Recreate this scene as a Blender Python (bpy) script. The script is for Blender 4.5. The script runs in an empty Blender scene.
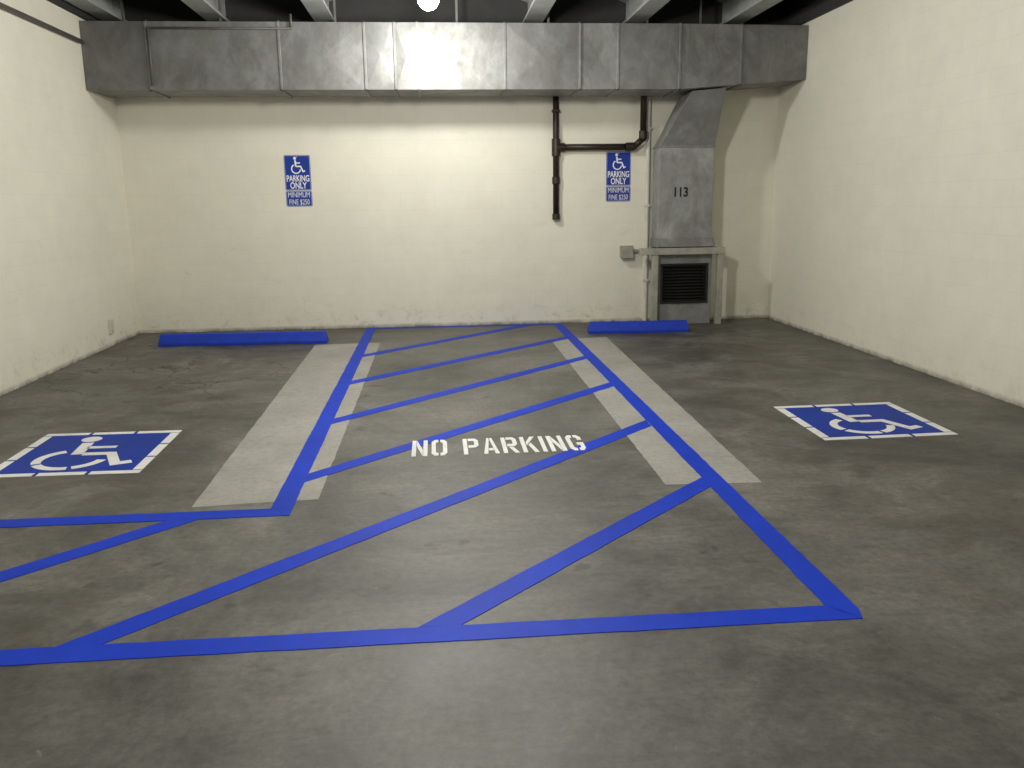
import bpy, bmesh, math, random
from mathutils import Matrix, Vector
random.seed(4)
S=bpy.context.scene
COL=S.collection
S.view_settings.view_transform='Standard'
S.view_settings.look='None'
S.view_settings.exposure=0.0

# ------------------------------------------------------------ materials
def nmat(name):
    m=bpy.data.materials.new(name); m.use_nodes=True
    nt=m.node_tree; b=nt.nodes['Principled BSDF']
    return m,nt,b
def noise(nt,vec,scale,detail=6,rough=.6,dist=0.):
    n=nt.nodes.new('ShaderNodeTexNoise')
    n.inputs['Scale'].default_value=scale;n.inputs['Detail'].default_value=detail
    n.inputs['Roughness'].default_value=rough;n.inputs['Distortion'].default_value=dist
    if vec is not None: nt.links.new(vec,n.inputs['Vector'])
    return n.outputs['Fac']
def ramp(nt,fac,stops):
    n=nt.nodes.new('ShaderNodeValToRGB'); cr=n.color_ramp
    while len(cr.elements)<len(stops): cr.elements.new(.5)
    for e,(p,c) in zip(cr.elements,stops):
        e.position=p; e.color=(c[0],c[1],c[2],1) if hasattr(c,'__len__') else (c,c,c,1)
    nt.links.new(fac,n.inputs['Fac']); return n.outputs['Color']
def mix(nt,fac,a,b,mode='MIX'):
    n=nt.nodes.new('ShaderNodeMix'); n.data_type='RGBA'; n.blend_type=mode
    for s,v in ((n.inputs[0],fac),(n.inputs[6],a),(n.inputs[7],b)):
        if isinstance(v,bpy.types.NodeSocket): nt.links.new(v,s)
        elif hasattr(v,'__len__'): s.default_value=(*v,1)
        else: s.default_value=v
    return n.outputs[2]
def math_(nt,op,a,b):
    n=nt.nodes.new('ShaderNodeMath'); n.operation=op
    for s,v in ((n.inputs[0],a),(n.inputs[1],b)):
        if isinstance(v,bpy.types.NodeSocket): nt.links.new(v,s)
        else: s.default_value=v
    return n.outputs[0]
def maprange(nt,v,a,b,c,d):
    mr=nt.nodes.new('ShaderNodeMapRange'); nt.links.new(v,mr.inputs[0])
    for i,k in enumerate((a,b,c,d)): mr.inputs[i+1].default_value=k
    return mr.outputs[0]
def scaled(nt,vec,s):
    n=nt.nodes.new('ShaderNodeVectorMath'); n.operation='MULTIPLY'; nt.links.new(vec,n.inputs[0]); n.inputs[1].default_value=s
    return n.outputs[0]
def pos(nt): return nt.nodes.new('ShaderNodeNewGeometry').outputs['Position']
def bump(nt,b,h,strength=.2,dist=.01):
    n=nt.nodes.new('ShaderNodeBump'); n.inputs['Strength'].default_value=strength; n.inputs['Distance'].default_value=dist
    nt.links.new(h,n.inputs['Height']); nt.links.new(n.outputs['Normal'],b.inputs['Normal'])

def simple(name,col,rough=.5,metal=0.,var=.12,scale=8,bmp=.05):
    m,nt,b=nmat(name); p=pos(nt)
    f=noise(nt,p,scale)
    c=ramp(nt,f,[(.3,[x*(1-var) for x in col]),(.7,[min(1,x*(1+var)) for x in col])])
    nt.links.new(c,b.inputs['Base Color'])
    b.inputs['Roughness'].default_value=rough; b.inputs['Metallic'].default_value=metal
    if bmp: bump(nt,b,noise(nt,p,scale*6),bmp,.005)
    return m

def floor_material():
    m,nt,b=nmat('stained_concrete'); p=pos(nt)
    big=noise(nt,p,.75,10,.68,.7); mid=noise(nt,p,2.1,9,.76,.5); fine=noise(nt,p,28,8,.75)
    c=ramp(nt,big,[(.32,(.064,.062,.054)),(.45,(.116,.112,.099)),(.55,(.152,.147,.130)),(.68,(.212,.203,.178))])
    c=mix(nt,.95,c,ramp(nt,mid,[(.26,.40),(.42,.80),(.55,1.02),(.66,1.22),(.78,1.5)]),'MULTIPLY')
    c=mix(nt,.8,c,ramp(nt,fine,[(.3,.60),(.5,.98),(.68,1.28)]),'MULTIPLY')
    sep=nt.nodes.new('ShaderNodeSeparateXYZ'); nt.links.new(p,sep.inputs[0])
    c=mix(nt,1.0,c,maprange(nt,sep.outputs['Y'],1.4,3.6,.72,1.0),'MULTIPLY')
    # dirt left by tyres inside both bays
    ax=math_(nt,'ABSOLUTE',math_(nt,'SUBTRACT',sep.outputs['X'],.3),0.)
    bay=maprange(nt,ax,1.3,2.0,0.25,1.)
    st=math_(nt,'MULTIPLY',bay,ramp(nt,noise(nt,p,1.3,8,.74,1.1),[(.42,0.),(.52,.6),(.66,1.)]))
    c=mix(nt,st,c,mix(nt,1.,c,(.54,.50,.45),'MULTIPLY'))
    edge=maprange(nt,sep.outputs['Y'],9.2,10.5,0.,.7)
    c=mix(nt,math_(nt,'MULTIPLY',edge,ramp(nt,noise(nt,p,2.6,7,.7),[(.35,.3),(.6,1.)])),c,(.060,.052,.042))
    sk=noise(nt,scaled(nt,p,(1.2,7.,1.)),1.6,7,.75,.6)
    c=mix(nt,.55,c,ramp(nt,sk,[(.33,.78),(.67,1.2)]),'MULTIPLY')
    # oil drips
    oil=ramp(nt,noise(nt,p,4.3,3,.5,.3),[(.66,0.),(.71,.6)])
    c=mix(nt,oil,c,(.045,.040,.034))
    # hairline cracks
    v=nt.nodes.new('ShaderNodeTexVoronoi'); v.feature='DISTANCE_TO_EDGE'; v.inputs['Scale'].default_value=1.1
    dn=nt.nodes.new('ShaderNodeTexNoise'); dn.inputs['Scale'].default_value=2.5; dn.inputs['Detail'].default_value=6; nt.links.new(p,dn.inputs['Vector'])
    vm=nt.nodes.new('ShaderNodeVectorMath'); vm.operation='ADD'; nt.links.new(p,vm.inputs[0]); nt.links.new(dn.outputs['Color'],vm.inputs[1])
    nt.links.new(vm.outputs[0],v.inputs['Vector'])
    cr=ramp(nt,v.outputs['Distance'],[(0,.2),(.02,1.)])
    msk=maprange(nt,sep.outputs['Y'],6.3,7.0,0.,1.)
    msk=math_(nt,'MULTIPLY',msk,maprange(nt,sep.outputs['X'],-1.3,-1.6,0.,1.))
    c=mix(nt,msk,c,mix(nt,1.,c,cr,'MULTIPLY'))
    # pale scuffs and specks
    sp=ramp(nt,noise(nt,p,9,8,.7,.4),[(.65,0.),(.73,.55)])
    c=mix(nt,sp,c,(.27,.26,.235))
    nt.links.new(c,b.inputs['Base Color'])
    nt.links.new(ramp(nt,mid,[(.3,.44),(.7,.64)]),b.inputs['Roughness'])
    b.inputs['Specular IOR Level'].default_value=.5
    bump(nt,b,fine,.25,.004)
    return m

def wall_material(name,axis,base=(.845,.82,.70),grime=1.):
    m,nt,b=nmat(name); p=pos(nt)
    sep=nt.nodes.new('ShaderNodeSeparateXYZ'); nt.links.new(p,sep.inputs[0])
    cmb=nt.nodes.new('ShaderNodeCombineXYZ')
    nt.links.new(sep.outputs[axis],cmb.inputs['X']); nt.links.new(sep.outputs['Z'],cmb.inputs['Y'])
    br=nt.nodes.new('ShaderNodeTexBrick'); nt.links.new(cmb.outputs[0],br.inputs['Vector'])
    br.inputs['Scale'].default_value=1.; br.inputs['Brick Width'].default_value=.4; br.inputs['Row Height'].default_value=.2
    br.inputs['Mortar Size'].default_value=.006; br.inputs['Mortar Smooth'].default_value=.6
    br.inputs['Color1'].default_value=(1,1,1,1);br.inputs['Color2'].default_value=(.985,.985,.98,1);br.inputs['Mortar'].default_value=(.955,.955,.95,1)
    c=ramp(nt,noise(nt,p,.9,6),[(.3,[x*.92 for x in base]),(.7,base)])
    c=mix(nt,1.,c,br.outputs['Color'],'MULTIPLY')
    c=mix(nt,.5,c,ramp(nt,noise(nt,p,5,6),[(.3,.94),(.65,1.03)]),'MULTIPLY')
    sc=noise(nt,scaled(nt,p,(2.,2.,5.)),1.1,8,.75,1.2)
    hz=maprange(nt,sep.outputs['Z'],.2,1.6,.7*grime,.25*grime)
    c=mix(nt,math_(nt,'MULTIPLY',ramp(nt,sc,[(.60,0.),(.69,.42)]),hz),c,(.42,.39,.31))
    # patchy scuffs at the foot
    g=noise(nt,p,6.5,9,.8,.4)
    gm=math_(nt,'MULTIPLY',maprange(nt,sep.outputs['Z'],0.,.36,.55*grime,0.),ramp(nt,g,[(.52,.02),(.64,1.)]))
    c=mix(nt,gm,c,(.34,.31,.25))
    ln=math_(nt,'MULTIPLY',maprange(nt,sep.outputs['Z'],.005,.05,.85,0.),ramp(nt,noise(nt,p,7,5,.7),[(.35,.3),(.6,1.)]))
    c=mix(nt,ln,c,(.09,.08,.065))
    nt.links.new(c,b.inputs['Base Color']); b.inputs['Roughness'].default_value=.5
    h=mix(nt,.35,br.outputs['Color'],noise(nt,p,60,4))
    bump(nt,b,h,.22,.006)
    return m

def paint(name,col,wear=.15,under=(.13,.12,.105),rough=.42,edge=(.60,.74),spec=.5):
    m,nt,b=nmat(name); p=pos(nt)
    w=ramp(nt,noise(nt,p,26,8,.75),[(edge[0],0.),(edge[1],wear)])
    c=ramp(nt,noise(nt,p,1.7,5),[(.3,[x*.82 for x in col]),(.7,[x*1.1 for x in col])])
    c=mix(nt,.5,c,ramp(nt,noise(nt,p,14,6,.7),[(.3,.8),(.7,1.15)]),'MULTIPLY')
    c=mix(nt,w,c,under)
    nt.links.new(c,b.inputs['Base Color']); b.inputs['Roughness'].default_value=rough
    b.inputs['Specular IOR Level'].default_value=spec
    bump(nt,b,noise(nt,p,30,4),.15,.003)
    return m

def galvanized(name,tone=.36,metal=.75,rough=.38):
    m,nt,b=nmat(name); p=pos(nt)
    oi=nt.nodes.new('ShaderNodeObjectInfo')
    v=nt.nodes.new('ShaderNodeTexVoronoi'); v.inputs['Scale'].default_value=22; nt.links.new(p,v.inputs['Vector'])
    c=ramp(nt,noise(nt,p,2.2,8,.7,.8),[(.3,(tone*.72,tone*.74,tone*.73)),(.55,(tone,tone*1.01,tone)),(.75,(tone*1.22,tone*1.23,tone*1.2))])
    c=mix(nt,.22,c,ramp(nt,v.outputs['Color'],[(.1,.75),(.9,1.2)]),'MULTIPLY')
    c=mix(nt,1.,c,ramp(nt,oi.outputs['Random'],[(0,.80),(1,1.12)]),'MULTIPLY')
    d=ramp(nt,noise(nt,scaled(nt,p,(1.5,1.5,.8)),2.5,7,.7,.5),[(.42,0.),(.66,.75)])
    c=mix(nt,d,c,(tone*.52,tone*.50,tone*.45))
    nt.links.new(c,b.inputs['Base Color'])
    b.inputs['Metallic'].default_value=metal
    nt.links.new(ramp(nt,noise(nt,p,6,6),[(.3,rough-.06),(.7,rough+.18)]),b.inputs['Roughness'])
    bump(nt,b,noise(nt,p,3.0,3),.35,.02)
    return m

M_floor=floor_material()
M_wx=wall_material('painted_block_x','X'); M_wy=wall_material('painted_block_y','Y',grime=1.1); M_wr=wall_material('painted_block_clean','Y',(.845,.82,.71),.5)
M_ceil=simple('dark_ceiling_deck',(.010,.010,.010),.9,var=.3,scale=2)
M_beam=simple('beam_paint',(.33,.34,.33),.55,0,.2,3)
M_beamdark=simple('dark_ledge',(.03,.03,.03),.85)
M_blue=paint('blue_line_paint',(.001,.038,.52),.22,(.02,.04,.22),.6,(.60,.74),.25)
M_bluesq=paint('blue_square_paint',(.003,.036,.34),.35,(.05,.06,.16),.6,(.60,.74),.25)
M_white=paint('white_stencil_paint',(.84,.84,.82),.5)
M_patch=paint('pale_blasted_concrete',(.35,.34,.31),.5,rough=.65,edge=(.48,.74))
M_signblue=simple('sign_blue',(.006,.034,.30),.35,0,.05,5,0)
M_signwhite=simple('sign_white',(.85,.86,.88),.35,0,.03,5,0)
M_stop=simple('wheel_stop_blue',(.001,.036,.48),.6,0,.2,9,.2)
M_duct=galvanized('galvanized_sheet',.265,.5,.46); M_flange=galvanized('galvanized_flange',.28,.45,.5)
M_riser=galvanized('riser_grey_paint',.32,.15,.55)
M_black=simple('black_iron_pipe',(.035,.024,.018),.45,.4,.35,14)
M_grille=simple('dark_grille',(.02,.02,.018),.6,.3,.3,20)
M_hole=simple('black_void',(.004,.004,.004),.9,0,.1,5,0)
M_pipewhite=simple('cream_conduit_paint',(.62,.60,.52),.45,0,.12,6)
M_greyframe=simple('grey_steel_frame',(.36,.35,.30),.5,.1,.2,10)
M_dullcond=simple('dull_conduit',(.12,.115,.105),.6,.2,.2,10)
M_stencilblk=simple('black_stencil',(.01,.01,.01),.6,0,.1,5,0)
M_screw=simple('zinc_screw',(.5,.5,.5),.35,.8,.1,5,0)
mb,nt,b=nmat('glowing_bulb'); b.inputs['Emission Color'].default_value=(1,.98,.90,1); b.inputs['Emission Strength'].default_value=50; M_bulb=mb

# ------------------------------------------------------------ geometry helpers
def link(o): COL.objects.link(o); return o
def meshobj(name,bm,mats,parent=None,bevel=0,smooth=False):
    bmesh.ops.recalc_face_normals(bm,faces=bm.faces[:])
    me=bpy.data.meshes.new(name); bm.to_mesh(me); bm.free()
    if smooth:
        for p in me.polygons: p.use_smooth=True
    for m in (mats if isinstance(mats,(list,tuple)) else [mats]): me.materials.append(m)
    o=link(bpy.data.objects.new(name,me))
    if parent: o.parent=parent; o.matrix_parent_inverse=parent.matrix_world.inverted()
    if bevel:
        md=o.modifiers.new('Bevel','BEVEL'); md.width=bevel; md.segments=2; md.limit_method='ANGLE'
    return o
def thing(o,label,cat,group=None):
    o['label']=label; o['category']=cat
    if group: o['group']=group
    return o
def struct(o):
    o['kind']='structure'; return o
def empty(name,loc):
    e=link(bpy.data.objects.new(name,None)); e.location=loc; e.empty_display_size=.1
    bpy.context.view_layer.update(); return e
def add_box(bm,x0,x1,y0,y1,z0,z1,mi=0):
    v=[bm.verts.new((x,y,z)) for z in (z0,z1) for x,y in ((x0,y0),(x1,y0),(x1,y1),(x0,y1))]
    fs=[(0,3,2,1),(4,5,6,7),(0,1,5,4),(1,2,6,5),(2,3,7,6),(3,0,4,7)]
    for f in fs:
        fc=bm.faces.new([v[i] for i in f]); fc.material_index=mi
    return v
def box(name,x0,x1,y0,y1,z0,z1,mat,parent=None,bevel=0):
    bm=bmesh.new(); add_box(bm,x0,x1,y0,y1,z0,z1); return meshobj(name,bm,mat,parent,bevel)
def add_prism(bm,poly,z0,z1,T=None,mi=0):
    T=T or Matrix.Identity(4)
    a=[bm.verts.new(T@Vector((x,y,z0))) for x,y in poly]; c=[bm.verts.new(T@Vector((x,y,z1))) for x,y in poly]
    n=len(poly); fs=[bm.faces.new(a[::-1]),bm.faces.new(c)]
    for i in range(n): fs.append(bm.faces.new((a[i],a[(i+1)%n],c[(i+1)%n],c[i])))
    for f in fs: f.material_index=mi
def hexa(bm,bot,top):
    v=[bm.verts.new(p) for p in bot+top]
    for f in [(0,3,2,1),(4,5,6,7),(0,1,5,4),(1,2,6,5),(2,3,7,6),(3,0,4,7)]: bm.faces.new([v[i] for i in f])
def tube(bm,pts,r,seg=14,joint=True,joint_r=1.08):
    for a,b_ in zip(pts,pts[1:]):
        a=Vector(a);b_=Vector(b_);d=b_-a;q=d.to_track_quat('Z','Y').to_matrix().to_4x4()
        bmesh.ops.create_cone(bm,cap_ends=True,segments=seg,radius1=r,radius2=r,depth=d.length,matrix=Matrix.Translation((a+b_)/2)@q)
    if joint:
        for p in pts[1:-1]:
            bmesh.ops.create_uvsphere(bm,u_segments=seg,v_segments=8,radius=r*joint_r,matrix=Matrix.Translation(p))

# ------------------------------------------------------------ room
XL,XR,D=-3.54,4.15,10.5
ZT=3.37; ZC=3.75; YB=-5.0
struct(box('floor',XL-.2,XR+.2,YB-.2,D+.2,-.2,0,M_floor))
struct(box('wall_back',XL-.2,XR+.2,D,D+.2,0,ZC,M_wx))
struct(box('wall_left',XL-.2,XL,YB,D,0,ZC,M_wy))
struct(box('wall_right',XR,XR+.2,YB,D,0,ZC,M_wr))
struct(box('wall_front',XL-.2,XR+.2,YB-.2,YB,0,ZC,M_wx))
struct(box('ceiling',XL-.2,XR+.2,YB-.2,D+.2,ZC,ZC+.2,M_ceil))
for i,(a,b_,c,d) in enumerate([(XL,XL+.04,YB,D),(XR-.04,XR,YB,D),(XL+.04,XR-.04,D-.04,D)]):
    struct(box('trim_%d'%(i+1),a,b_,c,d,ZT,ZC,M_beamdark))
def joist(x):
    bm=bmesh.new(); w=.105; zb=3.42
    poly=[(-w,zb),(w,zb),(w,zb+.03),(.02,zb+.06),(.02,ZC-.05),(w,ZC-.02),(w,ZC),(-w,ZC),(-w,ZC-.02),(-.02,ZC-.05),(-.02,zb+.06),(-w,zb+.03)]
    T=Matrix(((1,0,0,x),(0,0,1,0),(0,1,0,0),(0,0,0,1)))
    add_prism(bm,poly,YB,D-.04,T)
    o=meshobj('ceiling_joist',bm,M_beam)
    thing(o,'light grey painted steel joist spanning under the dark ceiling','beam','joists under the ceiling')
for x in (-3.36,-2.27,-1.13,1.15,2.29,3.43): joist(x)

# ------------------------------------------------------------ main duct
YD0,YD1=9.65,10.30; ZB,ZTOP=2.66,3.33
duct=empty('ventilation_duct',(0.3,(YD0+YD1)/2,ZB))
thing(duct,'galvanized sheet metal ventilation duct hung along the back wall','duct')
seams=[XL+.005,-2.89,-1.557,-.68,-.368,-.127,.795,1.601,2.015,2.696,3.386,XR-.005]
def zb(x): return ZB if x<=2.7 else ZB+(x-2.7)/(XR-2.7)*.11
def ytilt(x): return 0.0 if x<=2.7 else (x-2.7)/(XR-2.7)*.07
for k,(a,b_) in enumerate(zip(seams,seams[1:])):
    bm=bmesh.new()
    jit=random.uniform(-.006,.006)
    y0a,y0b=YD0+ytilt(a)+jit,YD0+ytilt(b_)-jit
    bot=[(a,y0a,zb(a)),(b_,y0b,zb(b_)),(b_,YD1,zb(b_)),(a,YD1,zb(a))]
    top=[(a,y0a,ZTOP),(b_,y0b,ZTOP),(b_,YD1,ZTOP),(a,YD1,ZTOP)]
    hexa(bm,bot,top)
    bm.faces.ensure_lookup_table()
    for f in list(bm.faces):
        if all(v.co.y<YD0+.12 for v in f.verts):
            r=bmesh.ops.poke(bm,faces=[f]); r['verts'][0].co.y+=random.choice((-.014,.012,-.008)); break
    meshobj('duct_section',bm,M_duct,duct)
for s in seams[1:-1]:
    bm=bmesh.new(); w=.013; e=.014
    y0=YD0+ytilt(s)-e
    add_box(bm,s-w,s+w,y0,YD0+ytilt(s)+.01,zb(s)-e,ZTOP+e)
    add_box(bm,s-w,s+w,y0,YD1,zb(s)-e,zb(s)+.004)
    add_box(bm,s-w,s+w,y0,YD1,ZTOP-.004,ZTOP+e)
    meshobj('duct_flange',bm,M_flange,duct,.003)
for s in (-3.2,-2.2,-1.0,.3,1.3,2.4,3.0):
    bm=bmesh.new(); add_box(bm,s-.012,s+.012,YD0+.3,YD0+.303,ZTOP,ZC-.002)
    meshobj('hanger_strap',bm,M_dullcond,duct)
bm=bmesh.new(); tube(bm,[(-2.86,9.622,2.70),(-2.86,9.622,3.26),(-1.42,9.622,3.26),(-1.42,9.622,3.40)],.012)
meshobj('strapped_conduit',bm,M_dullcond,duct,0,True)['label']='thin dull grey conduit'

# ------------------------------------------------------------ riser
YR0,YR1=10.13,10.43
riser=empty('duct_riser',(2.95,10.3,.95))
thing(riser,'grey painted branch duct with slanted elbow dropping down the wall','duct')
bm=bmesh.new()
hexa(bm,[(2.62,YR0,2.08),(3.27,YR0,2.08),(3.27,YR1,2.08),(2.62,YR1,2.08)],
        [(2.88,9.78,2.655),(3.27,9.78,2.69),(3.27,10.28,2.69),(2.88,10.28,2.655)])
meshobj('elbow',bm,M_riser,riser,.006)
bm=bmesh.new(); add_box(bm,2.62,3.27,YR0,YR1,1.02,2.08); meshobj('shaft',bm,M_riser,riser,.006)
bm=bmesh.new(); add_box(bm,2.61,3.28,YR0-.012,YR1,2.07,2.09); meshobj('seam_flange',bm,M_flange,riser,.003)
bm=bmesh.new(); hexa(bm,[(2.60,YR0-.04,.93),(3.31,YR0-.04,.93),(3.31,YR1,.93),(2.60,YR1,.93)],
        [(2.61,YR0-.02,1.03),(3.29,YR0-.02,1.03),(3.29,YR1,1.03),(2.61,YR1,1.03)])
meshobj('collar',bm,M_flange,riser,.004)
def text_mesh(name,s,size,T,mat,parent,sx=1.,off=.012,align='CENTER'):
    cu=bpy.data.curves.new(name,'FONT'); cu.body=s; cu.size=size; cu.align_x=align; cu.align_y='CENTER'; cu.offset=off*size; cu.extrude=.0008
    o=bpy.data.objects.new(name+'_tmp',cu); COL.objects.link(o)
    bpy.context.view_layer.update()
    me=bpy.data.meshes.new_from_object(o.evaluated_get(bpy.context.evaluated_depsgraph_get()))
    bpy.data.objects.remove(o); bpy.data.curves.remove(cu)
    me.transform(T@Matrix.Diagonal((sx,1,1,1)))
    me.materials.clear(); me.materials.append(mat); me.name=name
    o=link(bpy.data.objects.new(name,me)); 
    if parent: o.parent=parent; o.matrix_parent_inverse=parent.matrix_world.inverted()
    return o
def wallT(x,y,z): # local XY -> world XZ facing -Y
    return Matrix(((1,0,0,x),(0,0,-1,y),(0,1,0,z),(0,0,0,1)))
text_mesh('stencilled_number','113',.15,wallT(2.88,YR0-.001,1.56),M_stencilblk,riser,.85,.03)

# ------------------------------------------------------------ grille unit
g=empty('air_intake_grille',(2.97,10.3,0))
thing(g,'grey metal air intake box with dark louvred grille under riser','vent')
bm=bmesh.new()
x0,x1,y0,y1=2.64,3.30,10.17,10.47
add_box(bm,x0,x1,y0,y1,.0,.26); add_box(bm,x0,x1,y0,y1,.72,.93); add_box(bm,x0,2.69,y0,y1,.26,.72); add_box(bm,3.24,x1,y0,y1,.26,.72); add_box(bm,2.69,3.24,10.40,y1,.26,.72)
meshobj('housing',bm,M_riser,g,.004)
box('dark_interior',2.69,3.24,10.33,10.40,.26,.72,M_hole,g)
bm=bmesh.new()
for i in range(12):
    z=.28+i*.037
    hexa(bm,[(2.69,10.18,z),(3.24,10.18,z),(3.24,10.22,z+.02),(2.69,10.22,z+.02)],[(2.69,10.18,z+.005),(3.24,10.18,z+.005),(3.24,10.22,z+.025),(2.69,10.22,z+.025)])
meshobj('louvre',bm,M_grille,g)
bm=bmesh.new()
for a in ((2.675,3.255,.25,.275),(2.675,3.255,.705,.73),(2.675,2.70,.275,.705),(3.23,3.255,.275,.705)):
    add_box(bm,a[0],a[1],10.155,10.18,a[2],a[3])
meshobj('grille_frame',bm,M_grille,g,.003)
for xx in (2.585,3.375):
    box('leg',xx-.035,xx+.035,10.07,10.14,0,.86,M_greyframe,g,.006)
box('top_rail',2.40,3.42,10.06,10.15,.84,.92,M_greyframe,g,.008)
box('side_rail',3.34,3.41,10.15,10.49,.84,.91,M_greyframe,g,.006)

bm=bmesh.new(); add_box(bm,2.24,2.38,10.40,10.5,.80,.93); add_box(bm,2.23,2.39,10.392,10.402,.79,.94)
tube(bm,[(2.38,10.46,.87),(2.50,10.46,.87)],.02)
thing(meshobj('junction_box',bm,M_greyframe,None,.003),'small grey electrical junction box on the wall beside the vent','electrical box')

bm=bmesh.new(); tube(bm,[(2.565,10.468,0.0),(2.565,10.468,3.36)],.027,joint_r=1.02)
for z in (.5,1.4,2.3): add_box(bm,2.53,2.60,10.437,10.499,z,z+.025)
thing(meshobj('painted_pipe',bm,M_pipewhite,None,0,False),'cream painted vertical pipe running up the back wall','pipe')

PY=10.447
bp=empty('drain_pipe',(1.45,PY,1.3)); thing(bp,'black iron drain pipe with tee and elbow mounted on the wall','pipe')
bm=bmesh.new(); tube(bm,[(1.45,PY,1.27),(1.45,PY,3.36)],.036); meshobj('vertical_run',bm,M_black,bp,0,True)
bm=bmesh.new(); tube(bm,[(1.45,PY,2.10),(2.38,10.41,2.10),(2.48,10.38,2.19),(2.48,10.38,3.36)],.038); meshobj('branch_run',bm,M_black,bp,0,True)
for p0,p1,r in (((1.45,PY,2.0),(1.45,PY,2.2),.05),((1.45,PY,2.10),(1.56,PY,2.10),.05),((1.45,PY,1.26),(1.45,PY,1.33),.046),((1.45,PY,1.68),(1.45,PY,1.76),.046),((2.28,10.414,2.10),(2.38,10.41,2.10),.05),((2.48,10.38,2.19),(2.48,10.38,2.28),.05)):
    bm=bmesh.new(); tube(bm,[p0,p1],r); meshobj('pipe_fitting',bm,M_black,bp,.004)
bm=bmesh.new()
add_box(bm,1.405,1.495,10.40,10.499,2.5,2.525); meshobj('pipe_clamp',bm,M_black,bp,.002)

bm=bmesh.new(); tube(bm,[(XL+.03,YB,3.12),(XL+.03,9.6,3.12)],.022)
thing(meshobj('wall_conduit',bm,M_dullcond,None,0,True),'dull grey conduit running high along the side wall','conduit')
bm=bmesh.new(); add_box(bm,XL,XL+.03,9.53,9.62,.14,.29); add_box(bm,XL+.03,XL+.036,9.555,9.595,.22,.26); add_box(bm,XL+.03,XL+.036,9.555,9.595,.16,.20)
thing(meshobj('electrical_outlet',bm,M_pipewhite,None,.003),'small painted electrical outlet low on the side wall','outlet')

# ------------------------------------------------------------ accessibility symbol in unit square
def stroke(pts,w):
    L=[];R_=[]
    n=len(pts)
    for i,p in enumerate(pts):
        p=Vector(p)
        d0=(p-Vector(pts[i-1])).normalized() if i>0 else None
        d1=(Vector(pts[i+1])-p).normalized() if i<n-1 else None
        d=(d0+d1).normalized() if d0 and d1 else (d0 or d1)
        nrm=Vector((-d.y,d.x)); ref=d1 or d0
        k=w/2/max(.5,nrm.dot(Vector((-ref.y,ref.x))))
        L.append(tuple(p+nrm*k));R_.append(tuple(p-nrm*k))
    return [[L[i],L[i+1],R_[i+1],R_[i]] for i in range(n-1)]
def circ(c,r,n=24): return [(c[0]+r*math.cos(2*math.pi*i/n),c[1]+r*math.sin(2*math.pi*i/n)) for i in range(n)]
def arc(c,r,a0,a1,n=22): return [(c[0]+r*math.cos(math.radians(a0+(a1-a0)*i/n)),c[1]+r*math.sin(math.radians(a0+(a1-a0)*i/n))) for i in range(n+1)]
def isa_polys(stencil=False):
    P=[circ((.385,.87),.078)]
    P+=stroke([(.395,.765),(.425,.44)],.088)
    P+=stroke([(.44,.625),(.66,.625)],.062)
    if stencil:
        P+=stroke([(.47,.445),(.68,.445),(.795,.17),(.90,.215)],.075)
        P+=stroke(arc((.43,.315),.235,118,205),.068)
        P+=stroke(arc((.43,.315),.235,213,283),.068)
        P+=stroke(arc((.43,.315),.235,291,352),.068)
    else:
        P+=stroke([(.425,.445),(.68,.445),(.795,.17),(.90,.215)],.075)
        P+=stroke(arc((.43,.315),.235,118,352),.066)
    return P

# ------------------------------------------------------------ wall signs
def sign(cx,zt,label):
    w=.30
    y=D
    e=empty('parking_sign',(cx,D,zt-.56)); thing(e,label,'sign','accessible parking signs')
    def rr(x0,x1,z0,z1,r=.018):
        pts=[]
        for (ax,az,a0) in ((x1-r,z1-r,0),(x0+r,z1-r,90),(x0+r,z0+r,180),(x1-r,z0+r,270)):
            pts+=[(ax+r*math.cos(math.radians(a0+t)),az+r*math.sin(math.radians(a0+t))) for t in (0,30,60,90)]
        return pts
    zs=zt-.40
    for nm,z0,z1 in (('main_plate',zs,zt),('fine_plate',zt-.585,zs-.007)):
        bm=bmesh.new()
        add_prism(bm,rr(-w/2,w/2,z0,z1),0,.003,wallT(cx,y,0))
        meshobj(nm,bm,M_signblue,e)
        bm=bmesh.new()
        o_=rr(-w/2+.006,w/2-.006,z0+.006,z1-.006,.014); i_=rr(-w/2+.009,w/2-.009,z0+.009,z1-.009,.011)
        T=wallT(cx,y-.003,0)
        vo=[bm.verts.new(T@Vector((p[0],p[1],.0006))) for p in o_]; vi=[bm.verts.new(T@Vector((p[0],p[1],.0006))) for p in i_]
        for k in range(len(vo)): bm.faces.new((vo[k],vo[(k+1)%len(vo)],vi[(k+1)%len(vo)],vi[k]))
        meshobj('border_line',bm,M_signwhite,e)
    bm=bmesh.new(); s=.215
    T=wallT(cx-.5*s,y-.003,zt-.015-s*.97)@Matrix.Diagonal((s,s,1,1))
    for p in isa_polys(): add_prism(bm,p,0,.001,T)
    meshobj('wheelchair_symbol',bm,M_signwhite,e)
    text_mesh('lettering','PARKING',.100,wallT(cx,y-.004,zt-.268),M_signwhite,e,.63,.022)
    text_mesh('lettering','ONLY',.100,wallT(cx,y-.004,zt-.348),M_signwhite,e,.70,.022)
    text_mesh('lettering','MINIMUM',.085,wallT(cx,y-.004,zt-.454),M_signwhite,e,.70,.0)
    text_mesh('lettering','FINE $250',.085,wallT(cx,y-.004,zt-.536),M_signwhite,e,.65,.0)
    for zz in (zt-.02,zs+.02):
        bm=bmesh.new(); bmesh.ops.create_cone(bm,cap_ends=True,segments=10,radius1=.006,radius2=.006,depth=.004,matrix=Matrix.Translation((cx,y-.005,zz))@Matrix.Rotation(math.pi/2,4,'X'))
        meshobj('screw',bm,M_screw,e)
sign(-1.578,2.04,'blue and white accessible parking sign mounted on bare cream wall')
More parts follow.
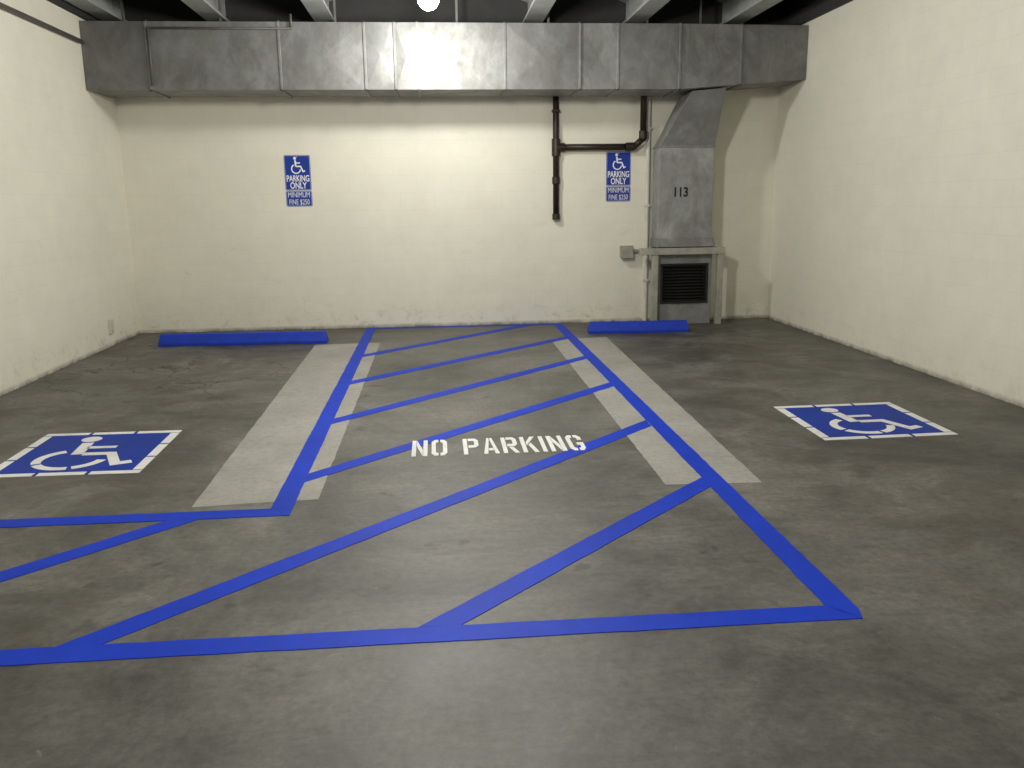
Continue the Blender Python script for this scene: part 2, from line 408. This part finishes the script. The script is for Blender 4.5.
sign(2.215,2.05,'blue and white accessible parking sign below the black pipe')

# ------------------------------------------------------------ wheel stops
def wheel_stop(cx,cy,L,rot,label):
    bm=bmesh.new(); h=.125
    prof=[(-.075,0),(.075,0),(.075,.03),(.045,h-.012),(.033,h),(-.033,h),(-.045,h-.012),(-.075,.03)]
    T=Matrix(((0,0,1,0),(1,0,0,0),(0,1,0,0),(0,0,0,1)))
    add_prism(bm,prof,-L/2,L/2,T)
    for v in bm.verts:
        if v.co.z>.03: v.co.x-=math.copysign(.02,v.co.x)
    for px in (-L/2+.28,L/2-.28):
        bmesh.ops.create_cone(bm,cap_ends=True,segments=10,radius1=.014,radius2=.012,depth=.01,matrix=Matrix.Translation((px,0,h+.003)))
    o=meshobj('wheel_stop',bm,M_stop,None,.006)
    o.location=(cx,cy,0.0); o.rotation_euler=(0,0,math.radians(rot))
    thing(o,label,'wheel stop','blue wheel stops')
wheel_stop(-2.11,9.49,1.80,-2.0,'long blue painted concrete wheel stop lying on the floor')
wheel_stop(2.28,9.62,1.15,-3.0,'short blue painted wheel stop lying near the vent')

# ------------------------------------------------------------ floor markings
def rough_poly(poly,amp):
    out=[]
    n=len(poly)
    for i in range(n):
        a=Vector(poly[i]);b_=Vector(poly[(i+1)%n]); d=b_-a; L=d.length
        k=max(1,int(L/.07)); nr=Vector((-d.y,d.x)).normalized()
        out.append(tuple(a))
        for j in range(1,k):
            out.append(tuple(a+d*(j/k)+nr*random.uniform(-amp,amp)))
    return out
def flat(name,poly,z,mat,label,cat,group=None,amp=.002):
    bm=bmesh.new(); add_prism(bm,rough_poly(poly,amp),0.0,z); return thing(meshobj(name,bm,mat),label,cat,group)
G='blue lines painted on the floor'
PL='pale ground-down concrete strip on the floor by the access aisle'
flat('floor_patch',[(-1.27,4.25),(-.645,4.29),(-.635,9.32),(-1.325,9.30)],.0015,M_patch,PL,'floor patch','pale floor strips',.003)
flat('floor_patch',[(1.185,4.30),(1.705,4.27),(1.85,9.30),(1.22,9.22)],.0015,M_patch,PL,'floor patch','pale floor strips',.003)
lx0,lx1=-.865,-.755; rx0,rx1=1.41,1.52
edge='solid blue painted stripe edging the striped access aisle'
flat('painted_stripe',[(lx0,4.18),(lx1,4.18),(lx1,10.44),(lx0,10.44)],.0028,M_blue,edge,'painted line',G)
flat('painted_stripe',[(rx0,2.86),(rx1-.02,2.75),(rx1,2.82),(rx1,10.44),(rx0,10.44)],.0028,M_blue,edge,'painted line',G)
flat('painted_stripe',[(lx1,10.37),(rx0,10.37),(rx0,10.45),(lx1,10.45)],.0028,M_blue,'solid blue stripe along the foot of the wall','painted line',G)
flat('painted_stripe',[(-3.4,2.75),(rx1-.02,2.75),(rx0,2.86),(-3.4,2.86)],.0028,M_blue,'long blue stripe closing the open end of the aisle','painted line',G)
flat('painted_stripe',[(-3.4,4.07),(lx1,4.07),(lx1,4.18),(-3.4,4.18)],.0028,M_blue,'blue stripe across the end of the parking bay','painted line',G)
hw=.078
def diag(k,xa,xb,ya=None,yb=None,m=1.01):
    lo,hi=k-hw,k+hw
    if ya is None: p=[(xa,m*xa+lo),(xa,m*xa+hi)]
    else: p=[((ya-lo)/m,ya),((ya-hi)/m,ya)]
    if yb is None: q=[(xb,m*xb+hi),(xb,m*xb+lo)]
    else: q=[((yb-hi)/m,yb),((yb-lo)/m,yb)]
    flat('painted_stripe',p+q,.0026,M_blue,'diagonal blue hatching stripe across the access aisle','painted line',G)
diag(9.29,lx1,None,None,10.37)
diag(7.96,lx1,rx0,m=.97)
diag(6.68,lx1,rx0)
diag(5.42,lx1,rx0)
diag(4.155,None,rx0,2.86,None)
diag(2.89,None,rx0,2.86,None)
diag(5.36,None,None,2.86,4.07,1.02)

s=.27
half=[(.44,0),(.2,0),(0,.14),(0,.86),(.2,1),(.44,1),(.44,.84),(.34,.84),(s,.78),(s,.22),(.34,.16),(.44,.16)]
mir=lambda p:[(1-x,y) for x,y in p][::-1]
bar=[(0,0),(s,0),(s,1),(0,1)]
bowl=[(.34,1),(.8,1),(1,.88),(1,.54),(.8,.41),(.34,.41),(.34,.56),(.66,.56),(.73,.61),(.73,.80),(.66,.85),(.34,.85)]
aL=[(0,0),(.26,0),(.47,.86),(.47,1),(.33,1)]
LET={'N':[bar,mir(bar),[(.30,1),(.30,.62),(.70,0),(.70,.38)]],
 'O':[half,mir(half)],'P':[bar,bowl],'A':[aL,mir(aL),[(.33,.2),(.67,.2),(.635,.34),(.365,.34)]],
 'R':[bar,bowl,[(.42,.37),(.70,.37),(1,0),(.73,0)]],
 'K':[bar,[(.34,.44),(1,1),(.70,1),(.34,.64)],[(.46,.46),(.64,.61),(1,0),(.71,0)]],
 'I':[bar],
 'G':[half,[(.56,1),(.8,1),(1,.85),(1,.67),(.73,.67),(.73,.78),(.66,.84),(.56,.84)],[(.56,0),(.8,0),(1,.15),(1,.5),(.56,.5),(.56,.36),(.73,.36),(.73,.22),(.66,.16),(.56,.16)]]}
bm=bmesh.new(); x=-.185; lw=.096; gap=.025; hh=.345
for ch in 'NO PARKING':
    if ch==' ': x+=.075; continue
    for p in LET[ch]:
        add_prism(bm,p,0,.0034,Matrix.Translation((x,4.99,0))@Matrix.Diagonal((lw,hh,1,1)))
    x+=(lw*s if ch=='I' else lw)+gap
thing(meshobj('floor_lettering',bm,M_white),'white stencilled NO PARKING lettering painted on the concrete floor','floor lettering')

def isa_floor(cx,cy,w,h,rot,label,shear=0):
    e=empty('accessible_parking_symbol',(cx,cy,0)); thing(e,label,'floor marking','wheelchair symbols painted on the floor')
    T=Matrix.Translation((cx,cy,0))@Matrix.Rotation(math.radians(rot),4,'Z')@Matrix(((1,shear,0,0),(0,1,0,0),(0,0,1,0),(0,0,0,1)))
    a,c=w/2,h/2; b_=.055
    bm=bmesh.new(); add_prism(bm,[(-a+.01,-c+.01),(a-.01,-c+.01),(a-.01,c-.01),(-a+.01,c-.01)],0,.0015,T)
    meshobj('blue_square',bm,M_bluesq,e)
    bm=bmesh.new(); gp=.012
    def bars(x0,x1,y0,y1): add_prism(bm,[(x0,y0),(x1,y0),(x1,y1),(x0,y1)],0,.0028,T)
    for sy in (-1,1):
        ya,yb=sorted((sy*c,sy*(c-b_)))
        for x0,x1 in ((-a,-a*.33-gp),(-a*.33+gp,a*.33-gp),(a*.33+gp,a)): bars(x0,x1,ya,yb)
    for sx in (-1,1):
        xa,xb=sorted((sx*a,sx*(a-b_)))
        for y0,y1 in ((-c+b_+gp,-c*.3-gp),(-c*.3+gp,c*.3-gp),(c*.3+gp,c-b_-gp)): bars(xa,xb,y0,y1)
    meshobj('white_border',bm,M_white,e)
    bm=bmesh.new(); s=(h-2*b_)*.98
    T2=T@Matrix.Translation((-.5*s,-s*.5,0))@Matrix.Diagonal((s,s,1,1))
    for p in isa_polys(True): add_prism(bm,p,0,.0028,T2)
    meshobj('wheelchair_symbol',bm,M_white,e)
isa_floor(-2.18,5.35,.88,.94,-1,'blue square with white wheelchair symbol, by the long wheel stop',-.04)
isa_floor(2.85,5.47,.89,.90,1.5,'blue square with white wheelchair symbol, in bay by vent',.05)

# ------------------------------------------------------------ lights
lamp=empty('ceiling_light',(0,8.55,3.38)); thing(lamp,'bare glowing bulb in a round ceiling lamp holder','ceiling light')
bm=bmesh.new(); bmesh.ops.create_cone(bm,cap_ends=True,segments=24,radius1=.07,radius2=.11,depth=.05,matrix=Matrix.Translation((0,8.55,3.435)))
bmesh.ops.create_cone(bm,cap_ends=True,segments=12,radius1=.015,radius2=.015,depth=.30,matrix=Matrix.Translation((0,8.55,3.60)))
meshobj('lamp_holder',bm,M_greyframe,lamp,.004)
bm=bmesh.new(); bmesh.ops.create_uvsphere(bm,u_segments=20,v_segments=14,radius=.10,matrix=Matrix.Translation((0,8.55,3.325)))
meshobj('bulb',bm,M_bulb,lamp,0,True)
def light(kind,loc,energy,size=None,col=(1,.975,.905),rot=(0,0,0)):
    l=bpy.data.lights.new('lamp_light',kind); l.energy=energy; l.color=col
    if kind=='POINT': l.shadow_soft_size=size
    else: l.shape='RECTANGLE'; l.size,l.size_y=size
    o=link(bpy.data.objects.new('lamp_light',l)); o.location=loc; o.rotation_euler=rot; return o
light('POINT',(0,8.55,3.09),125,.10)
light('POINT',(0.2,5.8,2.9),250,.18)
light('AREA',(0,1.8,3.38),75,(1.0,.3))
light('AREA',(0,-3.0,3.38),55,(1.3,.3))
w=bpy.data.worlds.new('World'); S.world=w; w.use_nodes=True
w.node_tree.nodes['Background'].inputs[0].default_value=(.9,.95,1,1); w.node_tree.nodes['Background'].inputs[1].default_value=.1

# ------------------------------------------------------------ camera
cam=bpy.data.cameras.new('Camera'); co=link(bpy.data.objects.new('Camera',cam)); S.camera=co
yaw,pit,rol=.08528,.2108,-.01273
fw=Vector((math.sin(yaw)*math.cos(pit),math.cos(yaw)*math.cos(pit),-math.sin(pit)))
rt=Vector((math.cos(yaw),-math.sin(yaw),0)); up=rt.cross(fw)
c,s_=math.cos(rol),math.sin(rol)
r=c*rt+s_*up; u=-s_*rt+c*up
co.matrix_world=Matrix((( r.x,u.x,-fw.x,0),(r.y,u.y,-fw.y,0),(r.z,u.z,-fw.z,1.5),(0,0,0,1)))
cam.sensor_width=36; cam.lens=860.35/1024*36; cam.clip_start=.05
